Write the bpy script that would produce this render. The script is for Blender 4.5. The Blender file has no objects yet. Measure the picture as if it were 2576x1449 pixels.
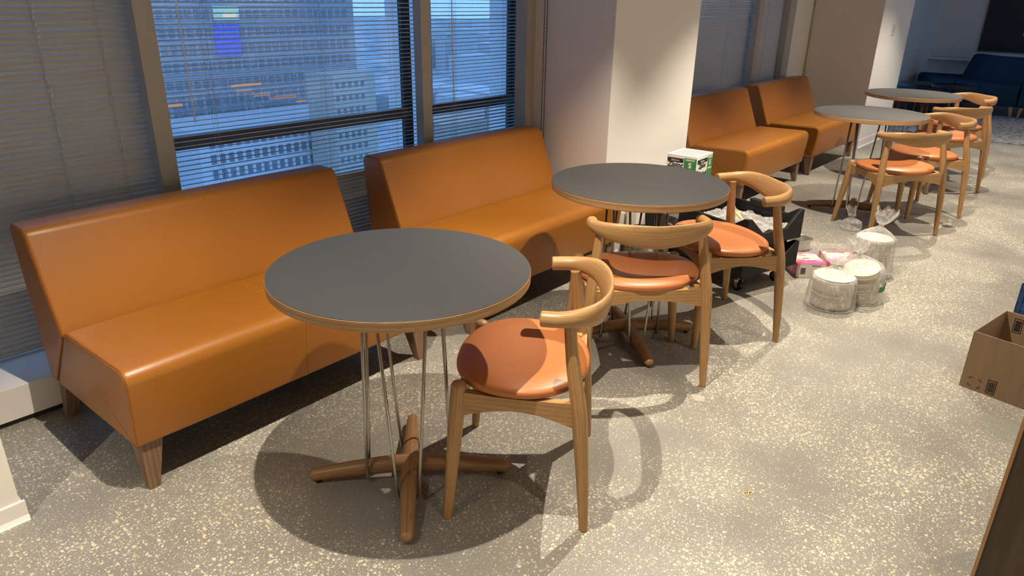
import bpy, bmesh, math, random
from mathutils import Vector, Matrix, noise
random.seed(7)
S = bpy.context.scene
COL = S.collection
PI = math.pi
# ------------------------------------------------------------------ camera
cam_d = bpy.data.cameras.new('camera'); cam = bpy.data.objects.new('camera', cam_d); COL.objects.link(cam)
R = ((0.660568080036583, -0.2751360993779146, 0.6985341354979646),
     (-0.7506056503391796, -0.26126708611037025, 0.6069025188564415),
     (0.015523186389387189, -0.925224100709932, -0.37910340825402467))
m = Matrix([[R[i][0], -R[i][1], -R[i][2], 0] for i in range(3)] + [[0, 0, 0, 1]])
m[2][3] = 1.4751
cam.matrix_world = m
cam_d.sensor_fit = 'HORIZONTAL'; cam_d.sensor_width = 36; cam_d.lens = 1795.7 / 2576 * 36
cam_d.clip_start = 0.05; cam_d.clip_end = 2000
S.camera = cam
# ------------------------------------------------------------------ world and exposure
W = bpy.data.worlds.new('world'); S.world = W; W.use_nodes = True
bg = W.node_tree.nodes['Background']; bg.inputs[0].default_value = (0.20, 0.40, 0.76, 1); bg.inputs[1].default_value = 2.5
S.view_settings.view_transform = 'Standard'; S.view_settings.look = 'None'
S.view_settings.gamma = 1; S.view_settings.exposure = -0.15; S.view_settings.use_curve_mapping = False
S.cycles.max_bounces = 8; S.cycles.transparent_max_bounces = 24
S.cycles.caustics_reflective = False; S.cycles.caustics_refractive = False
SPOT_W = 320.0
WARM = (1.0, 0.875, 0.70)
SPOTS = [(-0.9, 1.245, .8), (0.965, 1.245, 1), (2.83, 1.245, 1.1), (4.70, 1.245, 1.1), (6.57, 1.245, 1), (8.40, 1.245, .7),
         (-0.8, -0.55, .35), (1.06, -0.55, .26), (2.98, -0.55, .26), (4.85, -0.55, .26), (6.7, -0.55, .26), (8.6, -.55, .42), (10.4, .2, .35)]
SPOTS += [(x, y, k) for y, k in ((-2.4, .3), (-4.2, 1.1), (-5.3, 1.8)) for x in (-2.2, -.3, 1.6, 3.5, 5.4, 7.3)]  # unseen back rows, added as fill to raise the ambient light
LIGHT_Z = 2.50

# ------------------------------------------------------------------ material helpers
def mat(name, col=(.5, .5, .5), rough=.5, metal=0, spec=.5, coat=0, **kw):
    M = bpy.data.materials.new(name); M.use_nodes = True
    p = M.node_tree.nodes['Principled BSDF']
    p.inputs['Base Color'].default_value = (*col, 1); p.inputs['Roughness'].default_value = rough
    p.inputs['Metallic'].default_value = metal; p.inputs['Specular IOR Level'].default_value = spec
    p.inputs['Coat Weight'].default_value = coat
    for k, v in kw.items(): p.inputs[k.replace('_', ' ')].default_value = v
    return M
def nd(M, t, **kw):
    n = M.node_tree.nodes.new(t)
    for k, v in kw.items():
        if k.startswith('i_'): n.inputs[int(k[2:]) if k[2:].isdigit() else k[2:]].default_value = v
        else: setattr(n, k, v)
    return n
def ln(M, a, b): M.node_tree.links.new(a, b)
def P(M): return M.node_tree.nodes['Principled BSDF']
def ramp(M, fac, stops, interp='LINEAR'):
    r = nd(M, 'ShaderNodeValToRGB'); r.color_ramp.interpolation = interp
    e = r.color_ramp.elements
    while len(e) < len(stops): e.new(.5)
    for k, (p, c) in enumerate(stops):
        e[k].position = p; e[k].color = (*c, 1) if len(c) == 3 else c
    ln(M, fac, r.inputs[0]); return r.outputs[0]
def mix(M, fac, a, b, blend='MIX'):
    n = nd(M, 'ShaderNodeMix', data_type='RGBA', blend_type=blend)
    for s, v in ((0, fac), (6, a), (7, b)):
        if hasattr(v, 'is_output') or hasattr(v, 'links'): ln(M, v, n.inputs[s])
        else: n.inputs[s].default_value = v if s == 0 else (*v, 1)
    return n.outputs[2]
def mth(M, op, a, b=None):
    n = nd(M, 'ShaderNodeMath', operation=op)
    for k, v in ((0, a), (1, b)):
        if v is None: continue
        if hasattr(v, 'links'): ln(M, v, n.inputs[k])
        else: n.inputs[k].default_value = v
    return n.outputs[0]
def bump(M, h, strength=.2, dist=.001):
    b = nd(M, 'ShaderNodeBump'); b.inputs['Strength'].default_value = strength; b.inputs['Distance'].default_value = dist
    ln(M, h, b.inputs['Height']); ln(M, b.outputs[0], P(M).inputs['Normal'])
def noise_tex(M, vec, scale, detail=3, rough=.5):
    n = nd(M, 'ShaderNodeTexNoise'); n.inputs['Scale'].default_value = scale; n.inputs['Detail'].default_value = detail
    n.inputs['Roughness'].default_value = rough
    if vec is not None: ln(M, vec, n.inputs['Vector'])
    return n.outputs[0]
def objc(M): return nd(M, 'ShaderNodeTexCoord').outputs['Object']
def mapping(M, vec, scale=(1, 1, 1), loc=(0, 0, 0)):
    n = nd(M, 'ShaderNodeMapping'); n.inputs['Scale'].default_value = scale; n.inputs['Location'].default_value = loc
    ln(M, vec, n.inputs['Vector']); return n.outputs[0]

def leather(name, c1, c2, rough, coat):
    M = mat(name, c1, rough, coat=coat); v = objc(M)
    big = noise_tex(M, v, 2.2, 3); col = ramp(M, big, [(.3, c1), (.7, c2)])
    ln(M, col, P(M).inputs['Base Color'])
    P(M).inputs['Coat Roughness'].default_value = .32
    vo = nd(M, 'ShaderNodeTexVoronoi'); vo.inputs['Scale'].default_value = 420; ln(M, v, vo.inputs['Vector'])
    bump(M, vo.outputs['Distance'], .10, .0006)
    return M
def wood(name, c1, c2, c3, rough=.42, uv=True):
    M = mat(name, c1, rough); tc = nd(M, 'ShaderNodeTexCoord')
    v0 = tc.outputs['UV'] if uv else tc.outputs['Object']
    info = nd(M, 'ShaderNodeObjectInfo')
    add = nd(M, 'ShaderNodeVectorMath', operation='ADD'); ln(M, v0, add.inputs[0]); ln(M, info.outputs['Random'], add.inputs[1])
    v = mapping(M, add.outputs[0], (3.2, 42, 42) if uv else (42, 42, 3.2))
    warp = noise_tex(M, v, 1.0, 4, .6)
    w = nd(M, 'ShaderNodeTexWave', wave_type='BANDS', bands_direction='Y' if uv else 'X'); w.inputs['Scale'].default_value = .55
    w.inputs['Distortion'].default_value = 7; w.inputs['Detail'].default_value = 3; w.inputs['Detail Scale'].default_value = .8
    ln(M, v, w.inputs['Vector'])
    f = mth(M, 'ADD', mth(M, 'MULTIPLY', warp, .7), mth(M, 'MULTIPLY', w.outputs[1], .3))
    col = ramp(M, f, [(.25, c1), (.5, c2), (.78, c3)])
    pores = noise_tex(M, mapping(M, add.outputs[0], (25, 900, 900) if uv else (900, 900, 25)), 1, 2)
    pc = ramp(M, pores, [(.36, (.68, .63, .58)), (.46, (1, 1, 1))])
    col = mix(M, .8, col, pc, 'MULTIPLY')
    ln(M, col, P(M).inputs['Base Color']); bump(M, pores, .12, .0006)
    return M

MT = {}
MT['bench'] = leather('tan_leather', (.31, .110, .007), (.355, .127, .009), .42, .25)
MT['piping'] = mat('leather_piping', (.30, .09, .010), .45)
MT['stitch'] = mat('stitch_thread', (.62, .30, .08), .7)
MT['seat'] = leather('cognac_seat_leather', (.44, .150, .046), (.48, .165, .052), .42, .08)
MT['oak'] = wood('oiled_oak', (.33, .18, .066), (.40, .225, .088), (.46, .275, .115))
MT['oak_edge'] = wood('oak_edge_band', (.34, .19, .08), (.44, .26, .12), (.52, .33, .17))
MT['oak_dark'] = wood('darker_oak', (.20, .105, .042), (.27, .145, .060), (.34, .19, .085))
MT['walnut'] = wood('walnut_leg', (.15, .085, .048), (.20, .115, .065), (.25, .15, .09), uv=False)
MT['block'] = mat('pale_end_grain', (.60, .38, .17), .5)
MT['laminate'] = mat('charcoal_laminate', (.046, .046, .047), .52)
v = objc(MT['laminate']); bump(MT['laminate'], noise_tex(MT['laminate'], v, 900, 2), .12, .0003)
MT['rod'] = mat('brushed_steel', (.42, .40, .36), .30, 1)
MT['steel'] = mat('stainless', (.55, .53, .50), .25, 1)
MT['black'] = mat('black_plastic', (.008, .008, .008), .5, spec=.3)
v = objc(MT['black']); n_ = noise_tex(MT['black'], v, 14, 6, .7)
ln(MT['black'], ramp(MT['black'], n_, [(.45, (.007, .007, .0065)), (.75, (.018, .017, .015))]), P(MT['black']).inputs['Base Color'])
MT['dusty'] = mat('dusty_black_plastic', (.06, .055, .05), .7)
n_ = noise_tex(MT['dusty'], objc(MT['dusty']), 22, 8, .75)
ln(MT['dusty'], ramp(MT['dusty'], n_, [(.42, (.03, .028, .025)), (.6, (.11, .10, .085)), (.72, (.3, .26, .18))]), P(MT['dusty']).inputs['Base Color'])
MT['wall'] = mat('painted_wall', (.72, .695, .66), .85, spec=.2)
bump(MT['wall'], noise_tex(MT['wall'], objc(MT['wall']), 500, 2), .15, .0005)
MT['ceil'] = mat('ceiling_paint', (.42, .41, .39), .9, spec=.1)
MT['alu'] = mat('painted_window_metal', (.36, .34, .31), .5)
MT['frame'] = mat('bronze_window_frame', (.07, .062, .058), .4)
MT['jamb'] = mat('white_reveal', (.62, .62, .62), .6)
MT['fin'] = mat('white_outer_fin', (.80, .82, .84), .6)
MT['gasket'] = mat('black_gasket', (.006, .006, .006), .6)
MT['slat'] = mat('grey_blind_slat', (.50, .475, .44), .38)
MT['cord'] = mat('blind_cord', (.35, .33, .30), .7)
MT['wand'] = mat('clear_wand', (.75, .78, .8), .2, Alpha=.55)
MT['navy'] = mat('navy_upholstery', (.016, .040, .062), .9, spec=.15)
bump(MT['navy'], noise_tex(MT['navy'], objc(MT['navy']), 300, 3), .4, .002)
MT['white'] = mat('white_plastic', (.62, .60, .56), .5)
MT['darkslot'] = mat('dark_slot', (.01, .01, .01), .5)
MT['plate'] = mat('paper_plate', (.74, .69, .60), .8)
MT['foil'] = mat('aluminium_foil', (.75, .72, .68), .28, 1)
bump(MT['foil'], noise_tex(MT['foil'], objc(MT['foil']), 70, 4), .9, .006)
MT['blue'] = mat('blue_crate_plastic', (.008, .045, .16), .4)
MT['green'] = mat('carton_green', (.035, .20, .055), .6)
MT['ink'] = mat('black_ink', (.012, .012, .014), .6)
MT['paper'] = mat('white_card', (.60, .55, .48), .6)
MT['paperw'] = mat('white_print', (.72, .70, .64), .6)
MT['spoon'] = mat('beech_spoon', (.62, .36, .11), .5)
MT['lamp'] = mat('lamp_diffuser', (1, 1, 1)); P(MT['lamp']).inputs['Emission Color'].default_value = (1, .85, .62, 1); P(MT['lamp']).inputs['Emission Strength'].default_value = 3

def cardboard(name, c):
    M = mat(name, c, .85, spec=.2); v = objc(M)
    f = noise_tex(M, mapping(M, v, (60, 60, 4)), 1, 3)
    ln(M, ramp(M, f, [(.3, tuple(x * .9 for x in c)), (.7, tuple(x * 1.08 for x in c))]), P(M).inputs['Base Color'])
    return M
MT['card'] = cardboard('cardboard', (.27, .185, .115))
MT['card_in'] = cardboard('cardboard_inside', (.24, .165, .10))
MT['darkwood'] = wood('dark_stained_wood', (.03, .018, .010), (.045, .027, .014), (.06, .036, .02), uv=False)

def pinkbox():
    M = mat('pink_printed_card', (.7, .2, .35), .5); tc = nd(M, 'ShaderNodeTexCoord')
    sep = nd(M, 'ShaderNodeSeparateXYZ'); ln(M, tc.outputs['Generated'], sep.inputs[0])
    n = noise_tex(M, tc.outputs['Generated'], 5, 4)
    f = mth(M, 'ADD', sep.outputs[1], mth(M, 'MULTIPLY', mth(M, 'SUBTRACT', n, .5), .35))
    ln(M, ramp(M, f, [(.02, (.72, .07, .26)), (.22, (.75, .13, .30)), (.38, (.78, .52, .46)), (.75, (.80, .60, .52)), (1, (.72, .12, .28))]), P(M).inputs['Base Color'])
    return M
MT['pink'] = pinkbox()

def plastic():
    M = mat('clear_plastic_film', (.9, .9, .9), .12); nt = M.node_tree
    tr = nd(M, 'ShaderNodeBsdfTransparent'); tr.inputs[0].default_value = (.95, .95, .95, 1)
    pr = P(M); pr.inputs['Base Color'].default_value = (.85, .83, .80, 1); pr.inputs['Roughness'].default_value = .14
    lw = nd(M, 'ShaderNodeLayerWeight'); lw.inputs[0].default_value = .35
    n = noise_tex(M, mapping(M, objc(M), (14, 14, 6)), 3, 6, .7)
    n2 = ramp(M, n, [(.5, (0, 0, 0)), (.72, (1, 1, 1))])
    fac = mth(M, 'ADD', mth(M, 'MULTIPLY', lw.outputs['Facing'], .35), mth(M, 'MULTIPLY', n2, .35))
    fac = mth(M, 'MINIMUM', mth(M, 'ADD', fac, .17), .85)
    mx = nd(M, 'ShaderNodeMixShader'); ln(M, fac, mx.inputs[0]); ln(M, tr.outputs[0], mx.inputs[1]); ln(M, pr.outputs[0], mx.inputs[2])
    ln(M, mx.outputs[0], nt.nodes['Material Output'].inputs[0])
    bump(M, n, .8, .01)
    return M
MT['film'] = plastic()

def rain_glass():
    M = mat('rain_spotted_glass', (.8, .85, .9), .05); nt = M.node_tree
    tr = nd(M, 'ShaderNodeBsdfTransparent'); tr.inputs[0].default_value = (.86, .92, .96, 1)
    gl = nd(M, 'ShaderNodeBsdfGlossy'); gl.inputs['Roughness'].default_value = .02
    lw = nd(M, 'ShaderNodeLayerWeight'); lw.inputs[0].default_value = .5; fr = mth(M, 'ADD', mth(M, 'MULTIPLY', mth(M, 'POWER', lw.outputs['Facing'], 4.0), .5), .04)
    mx = nd(M, 'ShaderNodeMixShader'); ln(M, fr, mx.inputs[0]); ln(M, tr.outputs[0], mx.inputs[1]); ln(M, gl.outputs[0], mx.inputs[2])
    v = objc(M)
    vo = nd(M, 'ShaderNodeTexVoronoi'); vo.inputs['Scale'].default_value = 1; ln(M, mapping(M, v, (95, 95, 42)), vo.inputs['Vector'])
    d = ramp(M, vo.outputs['Distance'], [(.10, (1, 1, 1)), (.24, (0, 0, 0))])
    st = ramp(M, noise_tex(M, mapping(M, v, (120, 120, 5)), 1, 3), [(.56, (0, 0, 0)), (.68, (1, 1, 1))])
    f = mth(M, 'MULTIPLY', mth(M, 'MAXIMUM', d, mth(M, 'MULTIPLY', st, .6)), .22)
    df = nd(M, 'ShaderNodeBsdfTranslucent'); df.inputs[0].default_value = (.9, .95, 1, 1)
    m2 = nd(M, 'ShaderNodeMixShader'); ln(M, f, m2.inputs[0]); ln(M, mx.outputs[0], m2.inputs[1]); ln(M, df.outputs[0], m2.inputs[2])
    ln(M, m2.outputs[0], nt.nodes['Material Output'].inputs[0])
    return M
MT['glass'] = rain_glass()

def terrazzo():
    M = mat('polished_terrazzo_concrete', (.3, .27, .22), .42); v = objc(M)
    warp = nd(M, 'ShaderNodeTexNoise'); warp.inputs['Scale'].default_value = 55; warp.inputs['Detail'].default_value = 1; ln(M, v, warp.inputs['Vector'])
    wv = nd(M, 'ShaderNodeVectorMath', operation='SCALE'); ln(M, warp.outputs[1], wv.inputs[0]); wv.inputs['Scale'].default_value = .012
    av = nd(M, 'ShaderNodeVectorMath', operation='ADD'); ln(M, v, av.inputs[0]); ln(M, wv.outputs[0], av.inputs[1])
    cloud = noise_tex(M, v, 1.1, 5, .55)
    dens = ramp(M, noise_tex(M, v, 2.2, 3, .5), [(.30, (.25, .25, .25)), (.60, (1, 1, 1))])
    base = ramp(M, cloud, [(.34, (.195, .184, .163)), (.5, (.245, .234, .208)), (.66, (.29, .278, .248))])
    fine = noise_tex(M, v, 160, 4, .7)
    base = mix(M, .35, base, ramp(M, fine, [(.35, (.6, .6, .6)), (.65, (1.25, 1.25, 1.25))]), 'MULTIPLY')
    out = base
    for sc, lo, hi, thr, cols in ((70, .10, .40, .34, ((.58, .52, .38), (.66, .60, .45), (.52, .42, .28))),
                                  (120, .12, .42, .32, ((.60, .55, .42), (.66, .61, .48), (.55, .46, .32))),
                                  (240, .12, .42, .34, ((.56, .52, .42), (.60, .56, .46), (.45, .41, .34)))):
        vo = nd(M, 'ShaderNodeTexVoronoi', voronoi_dimensions='2D'); vo.inputs['Scale'].default_value = sc; ln(M, av.outputs[0], vo.inputs['Vector'])
        sp = nd(M, 'ShaderNodeSeparateColor'); ln(M, vo.outputs['Color'], sp.inputs[0])
        # radius of each chip: random per cell, shrunk where the aggregate is sparse
        rad = mth(M, 'MULTIPLY', mth(M, 'SUBTRACT', mth(M, 'MULTIPLY', sp.outputs[0], mth(M, 'ADD', mth(M, 'MULTIPLY', dens, .36), .36)), thr), 1.1)
        msk = mth(M, 'GREATER_THAN', rad, vo.outputs['Distance'])
        cc = ramp(M, sp.outputs[1], [(.0, cols[0]), (.5, cols[1]), (.9, cols[2])])
        out = mix(M, mth(M, 'MULTIPLY', msk, .88), out, cc)
    ln(M, out, P(M).inputs['Base Color'])
    rr = ramp(M, cloud, [(.3, (.34, .34, .34)), (.7, (.5, .5, .5))]); ln(M, rr, P(M).inputs['Roughness'])
    return M
MT['floor'] = terrazzo()

# ------------------------------------------------------------------ object helpers
def link(name, me, m=None, parent=None, smooth=False, uv=False):
    o = bpy.data.objects.new(name, me); COL.objects.link(o)
    if m is not None and not me.materials: me.materials.append(MT[m] if isinstance(m, str) else m)
    if smooth:
        for p in me.polygons: p.use_smooth = True
    if parent is not None: o.parent = parent
    return o
def tag(o, label=None, cat=None, group=None, kind=None):
    if label: o['label'] = label
    if cat: o['category'] = cat
    if group: o['group'] = group
    if kind: o['kind'] = kind
    return o
def empty(name, loc=(0, 0, 0), rz=0, label=None, cat=None, group=None):
    o = bpy.data.objects.new(name, None); COL.objects.link(o); o.location = loc; o.rotation_euler = (0, 0, rz)
    return tag(o, label, cat, group)
def copy_tree(o, parent=None):
    c = o.copy(); COL.objects.link(c)
    if parent is not None: c.parent = parent
    for ch in list(o.children): copy_tree(ch, c)
    return c
class MB:
    """collects verts, faces and per-loop uvs"""
    def __init__(s): s.v = []; s.f = []; s.uv = []
    def add(s, vs, fs, uvs=None):
        o = len(s.v); s.v += [tuple(x) for x in vs]
        for k, f in enumerate(fs):
            s.f.append([i + o for i in f]); s.uv.append(uvs[k] if uvs else [(0, 0)] * len(f))
    def box(s, x0, x1, y0, y1, z0, z1):
        vs = [(x, y, z) for z in (z0, z1) for y in (y0, y1) for x in (x0, x1)]
        s.add(vs, [(0, 2, 3, 1), (4, 5, 7, 6), (0, 1, 5, 4), (2, 6, 7, 3), (0, 4, 6, 2), (1, 3, 7, 5)])
        return s
    def hexa(s, b, t):
        s.add(list(b) + list(t), [(0, 3, 2, 1), (4, 5, 6, 7), (0, 1, 5, 4), (1, 2, 6, 5), (2, 3, 7, 6), (3, 0, 4, 7)]); return s
    def sweep(s, pts, rad, n=12, up=(0, 0, 1), dome=0, uoff=0):
        """pts: centre line; rad: (a,b) half sizes along side and up vectors (or float); optional per point up via tuple list"""
        pts = [Vector(p) for p in pts]; N = len(pts); rings = []; us = []; u = uoff; vmax = 0
        rad = [(r, r) if not isinstance(r, (tuple, list)) else r for r in rad]
        ups = up if isinstance(up, list) else [up] * N
        full = []
        for i in range(N):
            t = (pts[min(i + 1, N - 1)] - pts[max(i - 1, 0)]).normalized()
            U = Vector(ups[i]); side = t.cross(U).normalized(); U = side.cross(t).normalized()
            full.append((pts[i], side, U, rad[i], t))
        seq = []
        if dome:
            p, sd, U, r, t = full[0]
            for a in (80, 60, 40, 20):
                k = math.cos(math.radians(a)); seq.append((p - t * dome * math.sin(math.radians(a)), sd, U, (r[0] * k, r[1] * k)))
        for p, sd, U, r, t in full: seq.append((p, sd, U, r))
        if dome:
            p, sd, U, r, t = full[-1]
            for a in (20, 40, 60, 80):
                k = math.cos(math.radians(a)); seq.append((p + t * dome * math.sin(math.radians(a)), sd, U, (r[0] * k, r[1] * k)))
        base = len(s.v)
        for i, (p, sd, U, r) in enumerate(seq):
            if i: u += (p - seq[i - 1][0]).length
            us.append(u)
            for k in range(n):
                a = 2 * PI * k / n
                s.v.append(tuple(p + sd * (r[0] * math.cos(a)) + U * (r[1] * math.sin(a))))
        rm = max(max(r) for _, _, _, r in seq)
        for i in range(len(seq) - 1):
            for k in range(n):
                k2 = (k + 1) % n
                s.f.append([base + i * n + k, base + i * n + k2, base + (i + 1) * n + k2, base + (i + 1) * n + k])
                # grain coordinate: project the ring sideways so that the seam does not show
                g = lambda kk: rm * 1.6 * math.sin(2 * PI * kk / n + .6)
                s.uv.append([(us[i], g(k)), (us[i], g(k + 1)), (us[i + 1], g(k + 1)), (us[i + 1], g(k))])
        s.f.append([base + k for k in range(n)][::-1]); s.uv.append([(us[0], rm * math.cos(2 * PI * k / n)) for k in range(n)][::-1])
        e = base + (len(seq) - 1) * n
        s.f.append([e + k for k in range(n)]); s.uv.append([(us[-1], rm * math.cos(2 * PI * k / n)) for k in range(n)])
        return s
    def lathe(s, prof, n=48, c=(0, 0), cap=True):
        base = len(s.v)
        for r, z in prof:
            for k in range(n):
                a = 2 * PI * k / n; s.v.append((c[0] + r * math.cos(a), c[1] + r * math.sin(a), z))
        L = 0
        for i in range(len(prof) - 1):
            for k in range(n):
                k2 = (k + 1) % n
                s.f.append([base + i * n + k, base + i * n + k2, base + (i + 1) * n + k2, base + (i + 1) * n + k])
                u0, u1 = prof[i][0] * 2 * PI * k / n, prof[i][0] * 2 * PI * (k + 1) / n
                s.uv.append([(u0, prof[i][1]), (u1, prof[i][1]), (u1, prof[i + 1][1]), (u0, prof[i + 1][1])])
        if cap:
            s.f.append([base + k for k in range(n)][::-1]); s.uv.append([(0, 0)] * n)
            e = base + (len(prof) - 1) * n; s.f.append([e + k for k in range(n)]); s.uv.append([(0, 0)] * n)
        return s
    def build(s, name, m, parent=None, smooth=False, bevel=0, loc=None, seg=2):
        me = bpy.data.meshes.new(name); me.from_pydata(s.v, [], s.f)
        uvl = me.uv_layers.new(name='UVMap'); k = 0
        for f in s.uv:
            for q in f: uvl.data[k].uv = q; k += 1
        bm = bmesh.new(); bm.from_mesh(me); bmesh.ops.recalc_face_normals(bm, faces=bm.faces)
        if bevel:
            bmesh.ops.bevel(bm, geom=list(bm.edges), offset=bevel, segments=seg, profile=.6, affect='EDGES', clamp_overlap=True)
        bm.to_mesh(me); bm.free()
        o = link(name, me, m, parent, smooth)
        if bevel and not smooth:
            for p in me.polygons: p.use_smooth = False
        if loc: o.location = loc
        return o
def smooth_by_angle(o, deg=35):
    me = o.data
    for p in me.polygons: p.use_smooth = True
    bm = bmesh.new(); bm.from_mesh(me)
    for e in bm.edges:
        if len(e.link_faces) == 2 and e.calc_face_angle(0) > math.radians(deg): e.smooth = False
    bm.to_mesh(me); bm.free(); return o
def structure(name, m, fn, bevel=0, **kw):
    b = MB(); fn(b); o = b.build(name, m, bevel=bevel); o['kind'] = 'structure'
    for k, v in kw.items(): o[k] = v
    return o
def poly_prism(b, poly, d0, d1, axis='y'):
    """extrude a 2D polygon; axis y: poly in x,z; axis x: poly in y,z; axis z: poly in x,y"""
    n = len(poly)
    f = {'y': lambda p, d: (p[0], d, p[1]), 'x': lambda p, d: (d, p[0], p[1]), 'z': lambda p, d: (p[0], p[1], d)}[axis]
    vs = [f(p, d0) for p in poly] + [f(p, d1) for p in poly]
    b.add(vs, [list(range(n))[::-1], [n + i for i in range(n)]] + [[i, (i + 1) % n, n + (i + 1) % n, n + i] for i in range(n)])
    return b
def text(name, s, size, m, parent, loc, rot, align='CENTER', bold=0.0, sx=1.0, shear=0.0):
    cu = bpy.data.curves.new(name, 'FONT'); cu.body = s; cu.size = size; cu.align_x = align; cu.align_y = 'CENTER'
    cu.extrude = .0003; cu.offset = bold; cu.shear = shear; cu.resolution_u = 3
    tmp = bpy.data.objects.new(name, cu); COL.objects.link(tmp)
    me = bpy.data.meshes.new_from_object(tmp.evaluated_get(bpy.context.evaluated_depsgraph_get()))
    bpy.data.objects.remove(tmp)
    me.materials.clear(); o = link(name, me, m, parent); o.location = loc; o.rotation_euler = rot; o.scale = (sx, 1, 1)
    return o

# ------------------------------------------------------------------ the room
WY = 2.80          # front of the low sill along the windows
structure('floor', 'floor', lambda b: b.box(-4, 16, -6, 3.0, -.06, 0))
structure('ceiling', 'ceil', lambda b: (b.box(-4, 8.7, -6, 3.45, 2.53, 2.6), b.box(8.7, 16, -3.3, 3.45, 2.53, 2.6)))
structure('wall_right', 'wall', lambda b: (b.box(-4, 8.6, -6.1, -6, 0, 2.53), b.box(8.6, 8.7, -6.1, -3.2, 0, 2.53), b.box(8.7, 14.3, -3.3, -3.2, 0, .3), b.box(8.7, 14.3, -3.3, -3.2, 2.48, 2.53)))  # far stretch moved in and left open, added for daylight on the end wall
structure('wall_back', 'wall', lambda b: b.box(-4.1, -4, -6, 3.4, 0, 2.53))
structure('wall_end', 'wall', lambda b: b.box(14.3, 14.4, -6, 3.4, 0, 2.53))
structure('wall_near', 'wall', lambda b: b.box(-4, .34, 2.215, 2.98, 0, 2.53))
structure('wall_middle', 'wall', lambda b: b.box(3.45, 4.40, 2.29, 2.93, 0, 2.53), bevel=.003)
structure('wall_far', 'wall', lambda b: b.box(8.30, 9.40, 2.29, 3.10, 0, 2.53), bevel=.003)
structure('wall_corner', 'wall', lambda b: b.box(12.5, 14.3, 3.05, 3.4, 0, 2.53))
# low sills
def sill(name, x0, x1, wy=WY):
    def f(b):
        b.box(x0, x1, wy, 3.18, .022, .147)
    structure(name, 'wall', f, bevel=.002)
sill('wall_sill_near', .34, 3.45); sill('wall_sill_middle', 4.40, 8.30, 2.93); sill('wall_sill_far', 9.40, 12.5, 3.0)
structure('trim_1', 'gasket', lambda b: b.box(.34, 3.45, WY + .012, 3.0, 0, .024))
structure('trim_2', 'gasket', lambda b: b.box(4.40, 8.30, 2.942, 3.0, 0, .024))
# cove baseboards: flat board with a curved toe
def cove(name, x0, x1, y, sides=(), h=.066):
    b = MB(); t = .006
    prof = [(0, 0), (-.016, 0), (-.011, .006), (-t, .016), (-t, h - .003), (-t + .002, h), (0, h)]
    poly_prism(b, [(y + a, z) for a, z in prof], x0 - (.012 if 'l' in sides else 0), x1 + (.012 if 'r' in sides else 0), 'x')
    if 'l' in sides: poly_prism(b, [(x0 + a, z) for a, z in prof], y, WY, 'y')
    if 'r' in sides: poly_prism(b, [(x1 - a, z) for a, z in prof], y, WY, 'y')
    o = b.build(name, 'wall'); o['kind'] = 'structure'
cove('baseboard_near', -4, .34, 2.215, 'r'); cove('baseboard_middle', 3.45, 4.40, 2.29, 'lr', .075); cove('baseboard_far', 8.30, 9.40, 2.29, 'lr', .085)
# slim posts between the blinds
def post(name, x0, x1, y0=2.96, y1=3.02, m='alu'): structure(name, m, lambda b: b.box(x0, x1, y0, y1, .147, 2.53), bevel=.002)
post('trim_3', 1.215, 1.288); post('trim_4', 2.650, 2.716); post('trim_5', 3.376, 3.452, 2.85, 2.94); post('trim_6', 6.84, 6.93); post('trim_7', 7.64, 7.80, 2.99, 3.06)
structure('trim_8', 'wall', lambda b: b.box(7.80, 8.30, 3.00, 3.09, .147, 2.53))
post('trim_9', .34, .40, 2.93, 3.02)
# curtain wall: panes between outer mullions, a transom, black gaskets
GY = 3.20
def window(n, x0, x1, transom):
    e = empty('window_%d' % n, (x0, GY, .10)); e['kind'] = 'structure'
    w = x1 - x0; H = 2.45
    b = MB(); b.box(0, w, .000, .006, 0, H); b.build('pane', 'glass', e)
    if transom:
        b = MB(); t = transom - .10; b.box(.03, w - .13, -.05, -.002, t - .030, t + .026); b.box(.03, w - .13, -.075, -.05, t - .006, t + .010); b.build('transom', 'frame', e)
    b = MB(); b.box(w - .108, w - .076, -.035, -.002, 0, H); b.build('gasket', 'gasket', e)
    b = MB(); b.box(w - .132, w - .122, -.03, -.002, 0, H); b.build('gasket', 'gasket', e)
    return e
edges = [(-.6, 1.33), (1.33, 2.83), (2.83, 3.72), (3.72, 5.25), (5.25, 6.84), (6.84, 7.72), (7.72, 9.5)]
for k, (a, c) in enumerate(edges): window(k + 1, a, c, .853 if k < 3 else .95)
window(8, 9.5, 12.35, 0)
for k, x in enumerate((2.955, 3.88, 5.40, 6.99, 7.87, 9.65, 12.52)):
    structure('trim_%d' % (20 + k), 'fin', lambda b: b.box(x, x + .012, 3.225, 3.62, -3, 6))
e = empty('window_9', (8.7, -3.25, .3)); e['kind'] = 'structure'; MB().box(0, 5.6, 0, .006, 0, 2.18).build('pane', 'glass', e)  # unseen window, added to bring daylight to the end wall
structure('wall_outer', 'wall', lambda b: (b.box(12.5, 16, 3.4, 3.45, -.2, 2.6), b.box(-4, 16, 3.18, 3.21, -.2, .10), b.box(-4.1, -.6, 3.2, 3.25, 0, 2.6)))

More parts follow.
